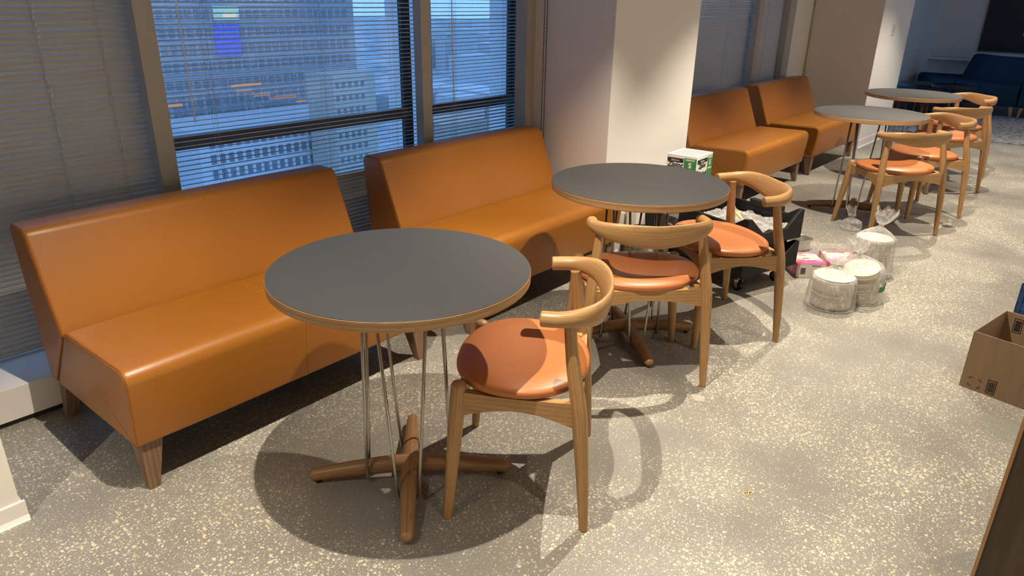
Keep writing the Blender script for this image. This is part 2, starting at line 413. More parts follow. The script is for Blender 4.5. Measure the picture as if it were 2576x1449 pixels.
# ------------------------------------------------------------------ venetian blinds
PITCH = .0205
def slat_mesh(w, name='slat'):
    b = MB(); n = 5; t = .0007
    top = [(-.0125 + .025 * i / (n - 1), .0032 * (1 - (2 * i / (n - 1) - 1) ** 2)) for i in range(n)]
    poly_prism(b, top + [(y, z - t) for y, z in reversed(top)], 0, w, 'x')
    me = bpy.data.meshes.new(name); me.from_pydata(b.v, [], b.f); me.materials.append(MT['slat'])
    return me
def blind(x0, x1, tilt, label, y=3.065, z0=.155, joined=False, wand=True, cords=None, group='venetian blinds along the window wall'):
    e = empty('window_blind', (x0, y, z0), 0, label, 'blind', group)
    w = x1 - x0; top = 2.50; me = slat_mesh(w); N = int((top - z0 - .05) / PITCH)
    big = MB() if joined else None
    for i in range(N):
        z = .022 + i * PITCH; a = math.radians(tilt(z + z0) + random.uniform(-1.5, 1.5))
        dz = random.uniform(-.0007, .0007)
        if joined:
            ca, sa = math.cos(a), math.sin(a)
            big.add([(v.co.x, v.co.y * ca - v.co.z * sa, v.co.y * sa + v.co.z * ca + z + dz) for v in me.vertices], [list(p.vertices) for p in me.polygons])
        else:
            o = link('slat', me, None, e); o.location = (0, 0, z + dz); o.rotation_euler = (a, random.uniform(-.0006, .0006), 0)
    if joined: o = big.build('slats', 'slat', e); o['kind'] = 'stuff'
    b = MB(); b.box(0, w, -.012, .012, 0, .014); b.build('bottom_rail', 'slat', e, bevel=.002)
    b = MB(); b.box(0, w, -.018, .018, top - z0 - .03, top - z0 + .02); b.build('head_rail', 'slat', e)
    for cx in (cords or (.16, w / 2, w - .16)):
        b = MB()
        for yy in (-.0135, .0135): b.sweep([(cx, yy, .01), (cx, yy, top - z0 - .03)], [.0006, .0006], 4, up=(0, 1, 0))
        b.sweep([(cx + .008, -.0145, .01), (cx + .008, -.0145, top - z0 - .03)], [.0008, .0008], 4, up=(0, 1, 0))
        b.build('ladder_cord', 'cord', e)
    if wand:
        b = MB(); b.sweep([(.15, -.035, wand - z0), (.135, -.028, top - z0 - .03)], [.004, .004], 6, up=(0, 1, 0)); b.build('tilt_wand', 'wand', e)
    return e
closed = lambda z: 57
def tilt2(z):
    if z > .74: return -9
    if z > .60: return -9 - (.74 - z) / .14 * 26
    return 62
def tilt3(z):
    if z > .84: return -12 if z < 1.38 else -4
    return -30
blind(.36, 1.236, closed, 'closed grey venetian blind left of the first window post', wand=False, cords=(.16, .54, .75))
# twisted bead cord on the closed blind
b = MB()
for i in range(70):
    z = .9 + i * .0205; x = .905 + .004 * math.sin(i * 1.3)
    b.sweep([(x, 3.038, z), (x + .004, 3.036, z + .012)], [.0022, .0015], 5, up=(0, 1, 0))
b.sweep([(.905, 3.04, .35), (.905, 3.04, 2.45)], [.0008, .0008], 4, up=(0, 1, 0))
tag(b.build('lift_cord', 'wand'), 'twisted lift cord hanging down the closed left blind', 'cord')
blind(1.272, 2.752, tilt2, 'open venetian blind showing the tower with the blue sign behind the first benches', wand=.955, cords=(.25, .82, 1.26))
blind(2.80, 3.60, tilt3, 'narrow open venetian blind beside the middle wall, above the second bench', wand=.90, cords=(.17, .185, .62))
blind(4.30, 7.06, lambda z: 50 if z > .62 else -25, 'half-closed venetian blind behind the third bench, right of the middle wall', joined=True, wand=False, cords=(.2, .8, 1.4, 2.1))
blind(7.13, 7.86, lambda z: 60, 'narrow closed venetian blind behind the fourth bench', joined=True, wand=False, cords=(.12, .5))

# roller shade chains on the returns of the walls
def chain(x, y0, y1, label):
    b = MB()
    for y in (y0, y1):
        b.sweep([(x, y, .5), (x, y, 2.5)], [.0016, .0016], 6, up=(0, 1, 0))
        for i in range(100): b.lathe([(0.0006, .5 + i * .02), (.0030, .505 + i * .02), (.0006, .51 + i * .02)], 6, (x, y))
    tag(b.build('shade_chain', 'ink'), label, 'chain')
chain(3.440, 2.755, 2.775, 'thin dark bead chain hanging beside the middle wall')
chain(8.290, 3.00, 2.985, 'thin dark bead chain hanging beside the far wall')
# thermostat plate on the far wall
e = empty('wall_plate', (8.76, 2.29, 1.205), 0, 'small white wall plate with dark slots on the far wall', 'wall plate')
MB().box(-.035, .035, -.012, 0, -.055, .055).build('cover', 'white', e, bevel=.003)
b = MB()
for k in range(3): b.box(-.006, .006, -.0135, -.012, -.035 + k * .026, -.018 + k * .026)
b.build('slot', 'darkslot', e)

# ------------------------------------------------------------------ ceiling spotlights, back rows added as fill
lamp0 = None
for i, (x, y, k) in enumerate(SPOTS):
    e = empty('downlight_or_fill', (x, y, LIGHT_Z), 0, 'recessed round warm ceiling downlight above the room, outside the picture; back rows added as fill', 'ceiling light', 'downlights in the ceiling')
    b = MB(); b.lathe([(.055, .03), (.055, .022), (.04, .022), (.038, .06), (.05, .06)], 24, cap=False); b.build('trim_ring', 'white', e, smooth=False)
    b = MB(); b.lathe([(.001, .052), (.037, .052)], 20, cap=False); b.build('diffuser', 'lamp', e)
    L = bpy.data.lights.new('spot_light', 'SPOT'); L.energy = SPOT_W * k; L.color = WARM; L.spot_size = math.radians(90); L.spot_blend = .55; L.shadow_soft_size = .012
    lo = bpy.data.objects.new('spot_light', L); COL.objects.link(lo); lo.parent = e; lo.location = (0, 0, 0)

# ------------------------------------------------------------------ benches
def arc_poly(pts, n=6):
    """pts: (y,z,r) -> rounded polygon"""
    out = []; N = len(pts)
    for i in range(N):
        p = Vector(pts[i][:2]); a = Vector(pts[i - 1][:2]); c = Vector(pts[(i + 1) % N][:2]); r = pts[i][2]
        u = (a - p).normalized(); w = (c - p).normalized(); ang = u.angle(w); d = r / math.tan(ang / 2)
        s, e = p + u * d, p + w * d; ctr = p + (u + w).normalized() * (r / math.sin(ang / 2))
        v0, v1 = s - ctr, e - ctr; tot = v0.angle_signed(v1)
        for k in range(n + 1):
            t = k / n; q = v0.copy(); q.rotate(Matrix.Rotation(-tot * t, 2)); out.append(tuple(ctr + q))
    return out
def pillow(poly, L, er=.018, nx=14, crown=0.0, k=5):
    """closed profile swept along x with rounded ends"""
    N = len(poly); nrm = []
    for i in range(N):
        a = Vector(poly[i - 1]); c = Vector(poly[(i + 1) % N]); t = (c - a)
        nrm.append(Vector((t.y, -t.x)).normalized() if t.length > 1e-7 else Vector((0, 0)))
    area = sum(poly[i - 1][0] * poly[i][1] - poly[i][0] * poly[i - 1][1] for i in range(N))
    sg = 1 if area > 0 else -1
    st = []
    for j in range(k + 1):
        a = (PI / 2) * j / k; st.append((er * (1 - math.sin(a)), er * (1 - math.cos(a))))
    xs = [(x, ins) for ins, x in [(i_, x_) for i_, x_ in [(s0[1] * 0 + er * (1 - math.sin(PI / 2 * j / k)), er * (1 - math.cos(PI / 2 * j / k))) for j, s0 in enumerate(st)]]]
    mid = [(er + (L - 2 * er) * j / nx, 0) for j in range(1, nx)]
    seq = xs + mid + [(L - x, ins) for x, ins in reversed(xs)]
    b = MB(); vs = []
    for x, ins in seq:
        t = x / L; cr = crown * (1 - (2 * t - 1) ** 4)
        for i, p in enumerate(poly):
            q = Vector(p) - nrm[i] * sg * (ins - cr * (1 if nrm[i].length else 0)); vs.append((x, q.x, q.y))
    M_ = len(seq); fs = [[i * N + k_, i * N + (k_ + 1) % N, (i + 1) * N + (k_ + 1) % N, (i + 1) * N + k_] for i in range(M_ - 1) for k_ in range(N)]
    fs += [list(range(N))[::-1], [(M_ - 1) * N + i for i in range(N)]]
    b.add(vs, fs); return b
SEAT = [(.030, .170, .012), (.002, .440, .045), (.452, .428, .02), (.640, .175, .02), (.60, .170, .01)]
BACK = [(.655, .170, .01), (.475, .405, .015), (.612, .748, .040), (.745, .748, .028), (.700, .170, .01)]
BL = 1.24
def offs(poly, d):
    N = len(poly); area = sum(poly[i - 1][0] * poly[i][1] - poly[i][0] * poly[i - 1][1] for i in range(N)); sg = 1 if area > 0 else -1; out = []
    for i in range(N):
        t = Vector(poly[(i + 1) % N]) - Vector(poly[i - 1]); nn = Vector((t.y, -t.x)).normalized(); out.append(tuple(Vector(poly[i]) + nn * sg * d))
    return out
def leg_box(b, top, foot, wt, wf, zt):
    b.hexa([(foot[0] - wf / 2, foot[1] - wf / 2, 0), (foot[0] + wf / 2, foot[1] - wf / 2, 0), (foot[0] + wf / 2, foot[1] + wf / 2, 0), (foot[0] - wf / 2, foot[1] + wf / 2, 0)],
           [(top[0] - wt / 2, top[1] - wt / 2, zt), (top[0] + wt / 2, top[1] - wt / 2, zt), (top[0] + wt / 2, top[1] + wt / 2, zt), (top[0] - wt / 2, top[1] + wt / 2, zt)])
    return b
def flat_caps(o):
    smooth_by_angle(o, 40); me = o.data; bm = bmesh.new(); bm.from_mesh(me)
    for f in bm.faces:
        if len(f.verts) > 12:
            f.smooth = False
            for e in f.edges: e.smooth = False
    bm.to_mesh(me); bm.free()
def make_bench():
    root = empty('upholstered_bench', (0, 0, 0))
    sp, bp = arc_poly(SEAT), arc_poly(BACK)
    seat = pillow(sp, BL, .014, crown=.003).build('seat', 'bench', root, smooth=True); flat_caps(seat)
    back = pillow(bp, BL, .014, crown=.003).build('backrest', 'bench', root, smooth=True); flat_caps(back)
    for par, poly in ((seat, sp), (back, bp)):
        for x in (.006, BL - .006):
            pl = offs(poly, -.0035); b = MB(); b.sweep([(x, y, z) for y, z in pl] + [(x, *pl[0])], [.0022] * (len(pl) + 1), 6, up=(1, 0, 0)); b.build('piping', 'piping', par, smooth=True)
    # centre seams, a groove line with stitches on either side
    def seam(poly, par, pick):
        pl = [p for p in offs(poly, .0030) if pick(p)]
        b = MB(); b.sweep([(BL / 2, y, z) for y, z in pl], [(.0010, .0005)] * len(pl), 6, up=(1, 0, 0)); b.build('seam', 'piping', par)
        b = MB(); res = []
        for i in range(len(pl) - 1):
            a, c = Vector(pl[i]), Vector(pl[i + 1]); n = max(1, int((c - a).length / .0075))
            for k in range(n): res.append((a.lerp(c, k / n), a.lerp(c, (k + .55) / n)))
        for sx in (-.006, .006):
            for a, c in res: b.sweep([(BL / 2 + sx, a.x, a.y), (BL / 2 + sx, c.x, c.y)], [(.0007, .0006)] * 2, 4, up=(1, 0, 0))
        b.build('stitching', 'stitch', par)['kind'] = 'stuff'
    seam(sp, seat, lambda p: not (p[1] < .19 and p[0] > .05) and not (p[0] > .45))
    seam(bp, back, lambda p: (p[1] > .43) and p[0] < .72)
    b = MB(); pl = [p for p in offs(bp, .0028) if p[1] > .43 and p[0] < .64]
    for i in range(len(pl) - 1):
        a, c = Vector(pl[i]), Vector(pl[i + 1]); n = max(1, int((c - a).length / .0075))
        for k in range(n):
            q, w = a.lerp(c, k / n), a.lerp(c, (k + .55) / n); b.sweep([(.017, q.x, q.y), (.017, w.x, w.y)], [(.0007, .0006)] * 2, 4, up=(1, 0, 0))
    b.build('stitching', 'stitch', back)['kind'] = 'stuff'
    MB().box(.03, BL - .03, .07, .66, .160, .1705).build('base_panel', 'gasket', root)
    for sx in (0, 1):
        X = lambda v: v if sx == 0 else BL - v
        leg_box(MB(), (X(.052), .078), (X(.037), .060), .072, .034, .172).build('leg', 'walnut', root, bevel=.002)
        leg_box(MB(), (X(.052), .655), (X(.030), .700), .066, .034, .172).build('leg', 'walnut', root, bevel=.002)
    return root
bench0 = make_bench()
BENCHES = [(.632, 2.032, 1.5, 'nearest tan leather bench, in front of the closed blind and the first post'),
           (2.132, 2.078, 1.0, 'second tan leather bench, its right end by the middle wall'),
           (5.105, 2.135, .5, 'third tan leather bench, half hidden behind the middle wall and the box of bags'),
           (6.585, 2.145, .5, 'farthest tan leather bench, next to the far wall')]
for i, (x, y, a, lab) in enumerate(BENCHES):
    o = bench0 if i == 0 else copy_tree(bench0)
    o.location = (x, y, 0); o.rotation_euler = (0, 0, math.radians(a))
    tag(o, lab, 'bench', 'tan leather benches along the windows')

# ------------------------------------------------------------------ round tables
def make_table():
    root = empty('round_table', (0, 0, 0)); r = .3785
    b = MB(); b.lathe([(.30, .7085), (r - .004, .7085), (r, .7115), (r, .7372), (r - .0008, .7382), (.30, .7382)], 128); t = b.build('table_top', 'oak_edge', root); smooth_by_angle(t, 30); t['label'] = 'oak edged round core'
    b = MB(); b.lathe([(.01, .7382), (r - .0012, .7382), (r - .0012, .7396), (r - .0018, .7400), (.01, .7400)], 128); t = b.build('laminate_surface', 'laminate', root); smooth_by_angle(t, 30); t['label'] = 'charcoal laminate surface'
    MB().box(-.13, .13, -.13, .13, .703, .7084).build('mounting_plate', 'gasket', root)
    for a in (0, 90):
        b = MB(); pts = []; rad = []
        for k in range(25):
            t = -1 + 2 * k / 24; x = t * .305
            rr = .029 - .0075 * abs(t) ** 1.4; pts.append((x, 0, .0265 + .030 * (1 - abs(t) ** 1.5))); rad.append((rr * .98, rr))
        b.sweep(pts, rad, 20, dome=.022); o = b.build('base_bar', 'oak_dark', root, smooth=True); o.rotation_euler = (0, 0, math.radians(a)); o.location = (0, 0, .003 if a else 0)
    for a in (0, 90, 180, 270):
        b = MB(); Rb, Rt, T = .135, .112, .075; pts = []
        pts.append((Rt, T, .705))
        for k in range(13):
            g = PI * k / 12; pts.append((Rb, .0335 * math.cos(g), .040 - .026 * math.sin(g)))
        pts.append((Rt, -T, .705))
        b.sweep(pts, [.0053] * len(pts), 10, up=(1, 0, 0)); o = b.build('hairpin_rod', 'rod', root, smooth=True); o.rotation_euler = (0, 0, math.radians(a))
    for k in range(4):
        a = math.radians(90 * k); b = MB(); b.lathe([(.009, 0), (.010, .002), (.009, .007)], 16, (.285 * math.cos(a), .295 * math.sin(a))); b.build('foot_glide', 'gasket', root)
    return root
table0 = make_table()
TABLES = [(1.252, 1.517, 47, 'nearest round charcoal table with crossed wooden base, by the first bench'),
          (2.641, 1.577, 51, 'second round charcoal table, in front of the second bench and the black cart'),
          (5.614, 1.501, 14, 'third round charcoal table, near the fourth bench'),
          (7.119, 1.595, 30, 'farthest round charcoal table, next to the far wall')]
for i, (x, y, a, lab) in enumerate(TABLES):
    o = table0 if i == 0 else copy_tree(table0)
    o.location = (x, y, 0); o.rotation_euler = (0, 0, math.radians(a)); tag(o, lab, 'table', 'round tables with charcoal tops')

# ------------------------------------------------------------------ elbow chairs
def catmull(P_, n):
    P_ = [Vector(p) for p in P_]; out = []; N = len(P_)
    for i in range(N - 1):
        p0, p1, p2, p3 = P_[max(i - 1, 0)], P_[i], P_[i + 1], P_[min(i + 2, N - 1)]
        for k in range(n):
            t = k / n; out.append(.5 * ((2 * p1) + (-p0 + p2) * t + (2 * p0 - 5 * p1 + 4 * p2 - p3) * t * t + (-p0 + 3 * p1 - 3 * p2 + p3) * t ** 3))
    out.append(P_[-1]); return out
def make_chair():
    root = empty('elbow_chair', (0, 0, 0))
    # seat: rounded triangular dish
    b = MB(); NR, NA = 16, 64; ZB = .428
    def rim(a):
        c, s = math.cos(a), math.sin(a)
        rx = .248 - .022 * max(0, -s) ** 1.5
        ry = .205 if s > 0 else .200
        n = 2.25; k = (abs(c) ** n + abs(s) ** n) ** (-1 / n)
        return rx * c * k, ry * s * k + .006
    def zt(x, y, t):
        dish = .012 * (x / .24) ** 2 - .012 * math.exp(-((y + .03) / .11) ** 2) * (1 - (x / .24) ** 2 * .5)
        edge = .020 * max(0, t - .66) ** 2 / .1156
        return ZB + .036 + dish - edge
    vs = [(0, .006, zt(0, .006, 0))]; fs = []
    for i in range(1, NR + 1):
        t = i / NR
        for k in range(NA):
            x, y = rim(2 * PI * k / NA); x *= t; y = .006 + (y - .006) * t; vs.append((x, y, zt(x, y, t)))
    low = [(1.010, -.006), (1.010, -.014), (.995, -.022), (.96, -.027), (.85, -.029)]
    zr = [zt(*rim(2 * PI * k / NA), 1) for k in range(NA)]
    for sc, dz in low:
        for k in range(NA):
            x, y = rim(2 * PI * k / NA); vs.append((x * sc, .006 + (y - .006) * sc, zr[k] + dz))
    for k in range(NA): fs.append([0, 1 + k, 1 + (k + 1) % NA])
    for i in range(NR + len(low) - 1):
        for k in range(NA): fs.append([1 + i * NA + k, 1 + i * NA + (k + 1) % NA, 1 + (i + 1) * NA + (k + 1) % NA, 1 + (i + 1) * NA + k])
    fs.append([1 + (NR + len(low) - 1) * NA + k for k in range(NA)])
    b.add(vs, fs); b.build('seat', 'seat', root, smooth=True)
    # front legs with domed tops, back legs running up to the back bar
    for s in (-1, 1):
        b = MB(); f, t = Vector((.2525 * s, .206, .003)), Vector((.209 * s, .174, .435)); pts = [f.lerp(t, k / 14) for k in range(15)]
        rad = [.0135 + (.0235 - .0135) * min(1, (k / 14) / .75) ** .9 for k in range(15)]
        b.sweep(pts, rad, 20, up=(0, 1, 0), dome=.018)
        for i, v in enumerate(b.v):
            if v[2] < 0: b.v[i] = (v[0], v[1], 0)
        leg = b.build('leg', 'oak', root, smooth=True)
        MB().lathe([(.011, 0), (.011, .004)], 14, (.2525 * s, .206)).build('glide', 'gasket', leg)
        b = MB(); ctrl = [(.2525 * s, -.206, .002), (.243 * s, -.192, .20), (.232 * s, -.172, .40), (.216 * s, -.150, .53), (.200 * s, -.134, .655)]
        pts = catmull(ctrl, 6); n = len(pts)
        def rr(z): return .013 + (.0235 - .013) * (z / .40) ** .8 if z < .40 else .0235 - (.0235 - .0165) * ((z - .40) / .25)
        b.sweep(pts, [rr(max(p.z, 0)) for p in pts], 20, up=(0, 1, 0)); leg = b.build('leg', 'oak', root); smooth_by_angle(leg, 50)
        MB().lathe([(.011, -.0005), (.011, .004)], 14, (.2525 * s, -.206)).build('glide', 'gasket', leg)
    # arched rails on all four sides
    def rail(p, q, ht, hm, th, zt_, nm='seat_rail'):
        b = MB(); p, q = Vector(p), Vector(q); d = (q - p); L = d.length; d.normalize(); nn = Vector((-d.y, d.x, 0)) * th / 2; N = 22; vs = []
        for k in range(N + 1):
            t = k / N; w = (2 * t - 1) ** 2; h = hm + (ht - hm) * w ** .9; z1 = zt_ - .006 * (1 - w); z0 = z1 - h; c = p.lerp(q, t)
            for o_, z in ((-nn, z0), (nn, z0), (nn, z1), (-nn, z1)): vs.append((c.x + o_.x, c.y + o_.y, z))
        fs = [[i * 4 + k, i * 4 + (k + 1) % 4, (i + 1) * 4 + (k + 1) % 4, (i + 1) * 4 + k] for i in range(N) for k in range(4)]
        uv = [[(L * i / N, .03 * (k in (1, 2)) * 0 + vs[i * 4 + k][2]), (L * i / N, vs[i * 4 + (k + 1) % 4][2] + (.02 if k % 2 == 0 else 0)), (L * (i + 1) / N, vs[(i + 1) * 4 + (k + 1) % 4][2] + (.02 if k % 2 == 0 else 0)), (L * (i + 1) / N, vs[(i + 1) * 4 + k][2])] for i in range(N) for k in range(4)]
        fs += [[0, 1, 2, 3], [N * 4 + k for k in (3, 2, 1, 0)]]; uv += [[(0, 0)] * 4] * 2
        b.add(vs, fs, uv); o = b.build(nm, 'oak', root, bevel=0); smooth_by_angle(o, 30); return o
    for s in (-1, 1): rail((.213 * s, .180, 0), (.233 * s, -.172, 0), .086, .040, .024, .426)
    rail((-.205, .172, 0), (.205, .172, 0), .078, .036, .022, .420); rail((-.228, -.172, 0), (.228, -.172, 0), .082, .040, .024, .426)
    for s in (-1, 1): MB().box(*sorted((.185 * s, .205 * s)), -.168, -.150, .424, .432).build('seat_block', 'block', root, bevel=.001)
    # bent back bar: round at the tips, a tall thin blade in the middle
    ctrl = [(-.218, -.056, .668), (-.222, -.112, .670), (-.206, -.165, .672), (-.165, -.208, .670), (-.090, -.232, .662), (0, -.238, .656), (.090, -.232, .662), (.165, -.208, .670), (.206, -.165, .672), (.222, -.112, .670), (.218, -.056, .668)]
    pts = catmull(ctrl, 5); N = len(pts); rad = []; ups = []
    for i, p in enumerate(pts):
        t = abs(2 * i / (N - 1) - 1); w = 1 - min(1, max(0, (t - .0) / .86)) ; w = w * w * (3 - 2 * w)
        rad.append((.0225 - .0115 * w, .0225 + .0265 * w)); out = Vector((p.x * .55, p.y + .10, 0)).normalized() if False else Vector((p.x, p.y + .07, 0)).normalized()
        ups.append(tuple(Vector((0, 0, 1)) + out * .24 * w))
    b = MB(); b.sweep(pts, rad, 26, up=ups); o = b.build('back_bar', 'oak', root); 
    bm = bmesh.new(); bm.from_mesh(o.data)
    ends = [f for f in bm.faces if len(f.verts) > 10]; eds = [e for f in ends for e in f.edges]
    bmesh.ops.bevel(bm, geom=eds, offset=.004, segments=3, profile=.5, affect='EDGES'); bm.to_mesh(o.data); bm.free(); smooth_by_angle(o, 50)
    return root
chair0 = make_chair()
CHAIRS = [(1.525, 1.260, 34.4, 'nearest oak elbow chair with a tan leather seat, pulled up to the nearest table'),
          (2.412, 1.412, -42.5, 'oak elbow chair seen from behind at the second table, left of the other one there'),
          (3.060, 1.361, 53.0, 'oak elbow chair at the right of the second table, in front of the black cart'),
          (5.355, 1.205, -38.7, 'oak elbow chair at the front of the third table, behind the plastic bags'),
          (6.049, 1.187, 46.5, 'oak elbow chair at the right of the third table, its seat half in shade'),
          (6.959, 1.241, -37.0, 'oak elbow chair at the front of the farthest table'),
          (7.700, 1.327, 48.0, 'farthest oak elbow chair, right of the farthest table')]
for i, (x, y, a, lab) in enumerate(CHAIRS):
    o = chair0 if i == 0 else copy_tree(chair0)
    o.location = (x, y, 0); o.rotation_euler = (0, 0, math.radians(a)); tag(o, lab, 'chair', 'oak elbow chairs')

# ------------------------------------------------------------------ things on the floor
def crate_end(b, x0, x1, y, t, z0, zlow, zhigh, w):
    """end wall with tall corners and a low notch in the middle"""
    s_ = .10
    poly_prism(b, [(x0, z0), (x1, z0), (x1, zhigh), (x1 - w, zhigh), (x1 - w - s_, zlow), (x0 + w + s_, zlow), (x0 + w, zhigh), (x0, zhigh)], y, y + t, 'y')
def make_cart():
    e = empty('utility_cart', (3.67, 1.335, 0), math.radians(-17.4), 'black plastic utility cart on casters behind the second table', 'cart')
    def tray(name, z0, zlow, zhigh, L, m='black'):
        b = MB(); t = .018
        crate_end(b, -.22, .22, 0, t, z0, zlow, zhigh, .028)
        b.box(-.22, -.22 + t, t, L, z0, zhigh - .045); b.box(.22 - t, .22, t, L, z0, zhigh - .045); b.box(-.22 + t, .22 - t, L - t, L, z0, zhigh - .045)
        b.box(-.22 + t, .22 - t, t, L - t, z0, z0 + .012)
        b.box(.195, .235, .14, .36, zhigh - .052, zhigh - .020)
        for s in (-1, 1): poly_prism(b, [(t, zhigh - .046), (.10, zhigh - .046), (.03, zhigh), (t, zhigh)], *sorted((.22 * s, (.22 - t) * s)), 'x')
        return b.build(name, m, e, bevel=.003)
    tray('upper_tray', .265, .335, .425, .50)
    tray('lower_tray', .105, .165, .245, .58)
    b = MB(); b.box(-.215, -.10, .50, .70, .285, .300); b.box(.12, .215, .50, .70, .285, .300); b.box(-.10, .12, .50, .535, .285, .300); b.box(-.10, .12, .665, .70, .285, .300)
    b.box(-.215, -.205, .50, .70, .20, .285); b.box(.205, .215, .50, .70, .20, .285); b.build('deck', 'dusty', e, bevel=.002)['label'] = 'dusty grey deck with a hole'
    b = MB(); b.box(-.13, .22, .72, .90, .08, .358); b.build('storage_block', 'black', e, bevel=.006)
    b = MB()
    for s in (-1, 1): b.box(*sorted((.215 * s, .19 * s)), .03, .70, .085, .106); b.box(*sorted((.2 * s, .17 * s)), .49, .52, .1, .29)
    b.box(-.17, -.02, .03, .55, .075, .10); b.box(-.18, .18, .05, .10, .08, .27); b.build('frame', 'black', e, bevel=.003)
    for (x, y) in ((-.15, .07), (.15, .07), (-.09, .83), (.15, .83)):
        b = MB(); b.sweep([(x - .013, y, .028), (x + .013, y, .028)], [.028, .028], 24, up=(0, 0, 1)); w = b.build('caster', 'black', e); smooth_by_angle(w, 40)
        b = MB(); b.box(x - .019, x - .016, y - .012, y + .012, .02, .076); b.box(x + .016, x + .019, y - .012, y + .012, .02, .076); b.box(x - .02, x + .02, y - .02, y + .02, .074, .079); b.build('fork', 'steel', w)
    text('lettering', 'SUPPLIES', .022, 'paper', e, (-.1307, .81, .30), (PI / 2, 0, -PI / 2))
make_cart()
def bag_film(name, c, r, h, neck, tuft, seed, label, lean=(0, 0), m='film', sq=1.0, cat='bag', group='clear plastic bags of paper plates'):
    """clear bag: gathered at a neck, with a flared tuft above it"""
    rnd = random.Random(seed); n = 72; prof = []
    prof += [(.02, .0015), (r * .92, .0015), (r * 1.10, .006), (r * 1.12, .02), (r * 1.07, h * .35), (r * 1.05, h * .8), (r * .98, h * 1.03), (r * .70, h + (neck - h) * .45), (r * .34, h + (neck - h) * .8), (.014, neck), (.012, neck + .01), (.025, neck + .02), (r * .38, neck + tuft * .5), (r * .52, neck + tuft * .85), (r * .50, neck + tuft)]
    fine = []
    for i in range(len(prof) - 1):
        for k in range(4): t = k / 4; fine.append((prof[i][0] * (1 - t) + prof[i + 1][0] * t, prof[i][1] * (1 - t) + prof[i + 1][1] * t))
    fine.append(prof[-1]); vs = []
    for (pr, z) in fine:
        f = max(0, (z - h * .9) / (neck + tuft - h * .9)); lx, ly = lean[0] * f ** 1.2, lean[1] * f ** 1.2
        for k in range(n):
            a = 2 * PI * k / n; amp = .05 + .28 * min(1, f * 2.2)
            w = noise.noise(Vector((math.cos(a) * 3.1 + seed, math.sin(a) * 3.1, z * 9))) * .6 + noise.noise(Vector((math.cos(a) * 9 + seed, math.sin(a) * 9, z * 14))) * .55
            rr = max(.006, pr * (1 + amp * w)); zz = z + (noise.noise(Vector((math.cos(a) * 2 + seed, math.sin(a) * 2, 5))) * tuft * .55 if z > neck + tuft * .3 else 0)
            vs.append((lx + rr * math.cos(a), ly + rr * math.sin(a) * sq, max(.001, zz)))
    M_ = len(fine); fs = [[i * n + k, i * n + (k + 1) % n, (i + 1) * n + (k + 1) % n, (i + 1) * n + k] for i in range(M_ - 1) for k in range(n)]
    b = MB(); b.add(vs, fs); o = b.build(name, m, smooth=True); o.location = (*c, 0); return tag(o, label, cat, group)
def plate_stack(c, r, h, n, tilt, label):
    rnd = random.Random(n); b = MB(); dz = h / n; prof = [(.002, 0)]
    for i in range(n):
        z = i * dz; q = rnd.uniform(-.002, .001); prof += [(r * .93 + q, z), (r + q, z + dz * .55), (r + q, z + dz * .8), (r * .94 + q, z + dz * .95)]
    prof += [(r * .985, h + .010), (r * .90, h + .006), (r * .70, h - .012), (.002, h - .012)]
    b.lathe(prof, 56, cap=False); o = b.build('plate_stack', 'plate', smooth=False); smooth_by_angle(o, 25)
    o.location = (*c, .012); o.rotation_euler = tilt; return tag(o, label, 'paper plates', 'stacks of paper plates in bags')
plate_stack((3.685, 1.000), .100, .145, 34, (0, 0, 0), 'upright stack of white paper plates in the nearest clear bag')
plate_stack((3.885, .905), .088, .175, 40, (math.radians(-4), math.radians(-15), 0), 'leaning stack of white paper plates in the middle clear bag')
plate_stack((4.33, 1.00), .095, .20, 44, (0, 0, 0), 'tallest stack of white paper plates in the farthest of three bags')
bag_film('plastic_bag', (3.685, 1.000), .110, .155, .205, .05, 1, 'nearest clear plastic bag on the floor, around an upright plate stack', (.05, .03))
bag_film('plastic_bag', (3.890, .925), .112, .185, .245, .07, 4, 'middle clear plastic bag with a green label strip and leaning plates', (-.03, .05))
bag_film('plastic_bag', (4.33, 1.00), .110, .215, .285, .09, 9, 'farthest of the three clear plastic bags holding plates', (.04, -.03))
bag_film('plastic_bag', (5.17, 1.36), .062, .055, .085, .075, 13, 'small crumpled clear bag lying by a leg of the chair at the third table', (-.02, .02), group='loose clear bags')
b = MB(); n = 14
vs = [(.123 * math.cos(a), .123 * math.sin(a), z) for z in (.075, .105) for a in [math.radians(-115 + 90 * k / n) for k in range(n + 1)]]
b.add(vs, [[k, k + 1, n + 2 + k, n + 1 + k] for k in range(n)]); o = b.build('label_strip', 'green', bpy.data.objects['plastic_bag.001'])
o['label'] = 'green printed strip'

# pink cartons, foil tray
def pink_carton(x, y, rz, w, d, h, label, lines):
    e = empty('pink_carton', (x, y, 0), rz, label, 'box', 'pink and white food cartons on the floor')
    MB().box(0, w, 0, d, 0, h).build('carton_body', 'paper', e, bevel=.001)
    b = MB(); b.box(-.0003, w + .0003, -.0003, d + .0003, h - .001, h + .0008); b.build('printed_top', 'pink', e)['label'] = 'pink printed top panel'
    b = MB(); b.box(-.0009, 0, 0, d, 0, h - .001); b.box(w, w + .0009, 0, d, 0, h - .001); b.build('printed_side', 'pink', e)
    b = MB()
    for k, (u, v, L) in enumerate(lines): b.box(u, u + L, v, v + .007, h + .0008, h + .0014)
    b.build('print_line', 'ink', e)
    b = MB(); X = .02
    for k in range(9): b.box(.022, .050, -.0012, -.0002, .022 + k * .0042, .022 + k * .0042 + (.0015 if k % 3 else .0026))
    b.build('barcode', 'ink', e)
    b = MB(); b.box(.085, .135, -.0010, -.0002, h - .014, h - .011); b.box(.14, .143, -.0010, -.0002, .035, .055); b.build('print_line', 'ink', e)
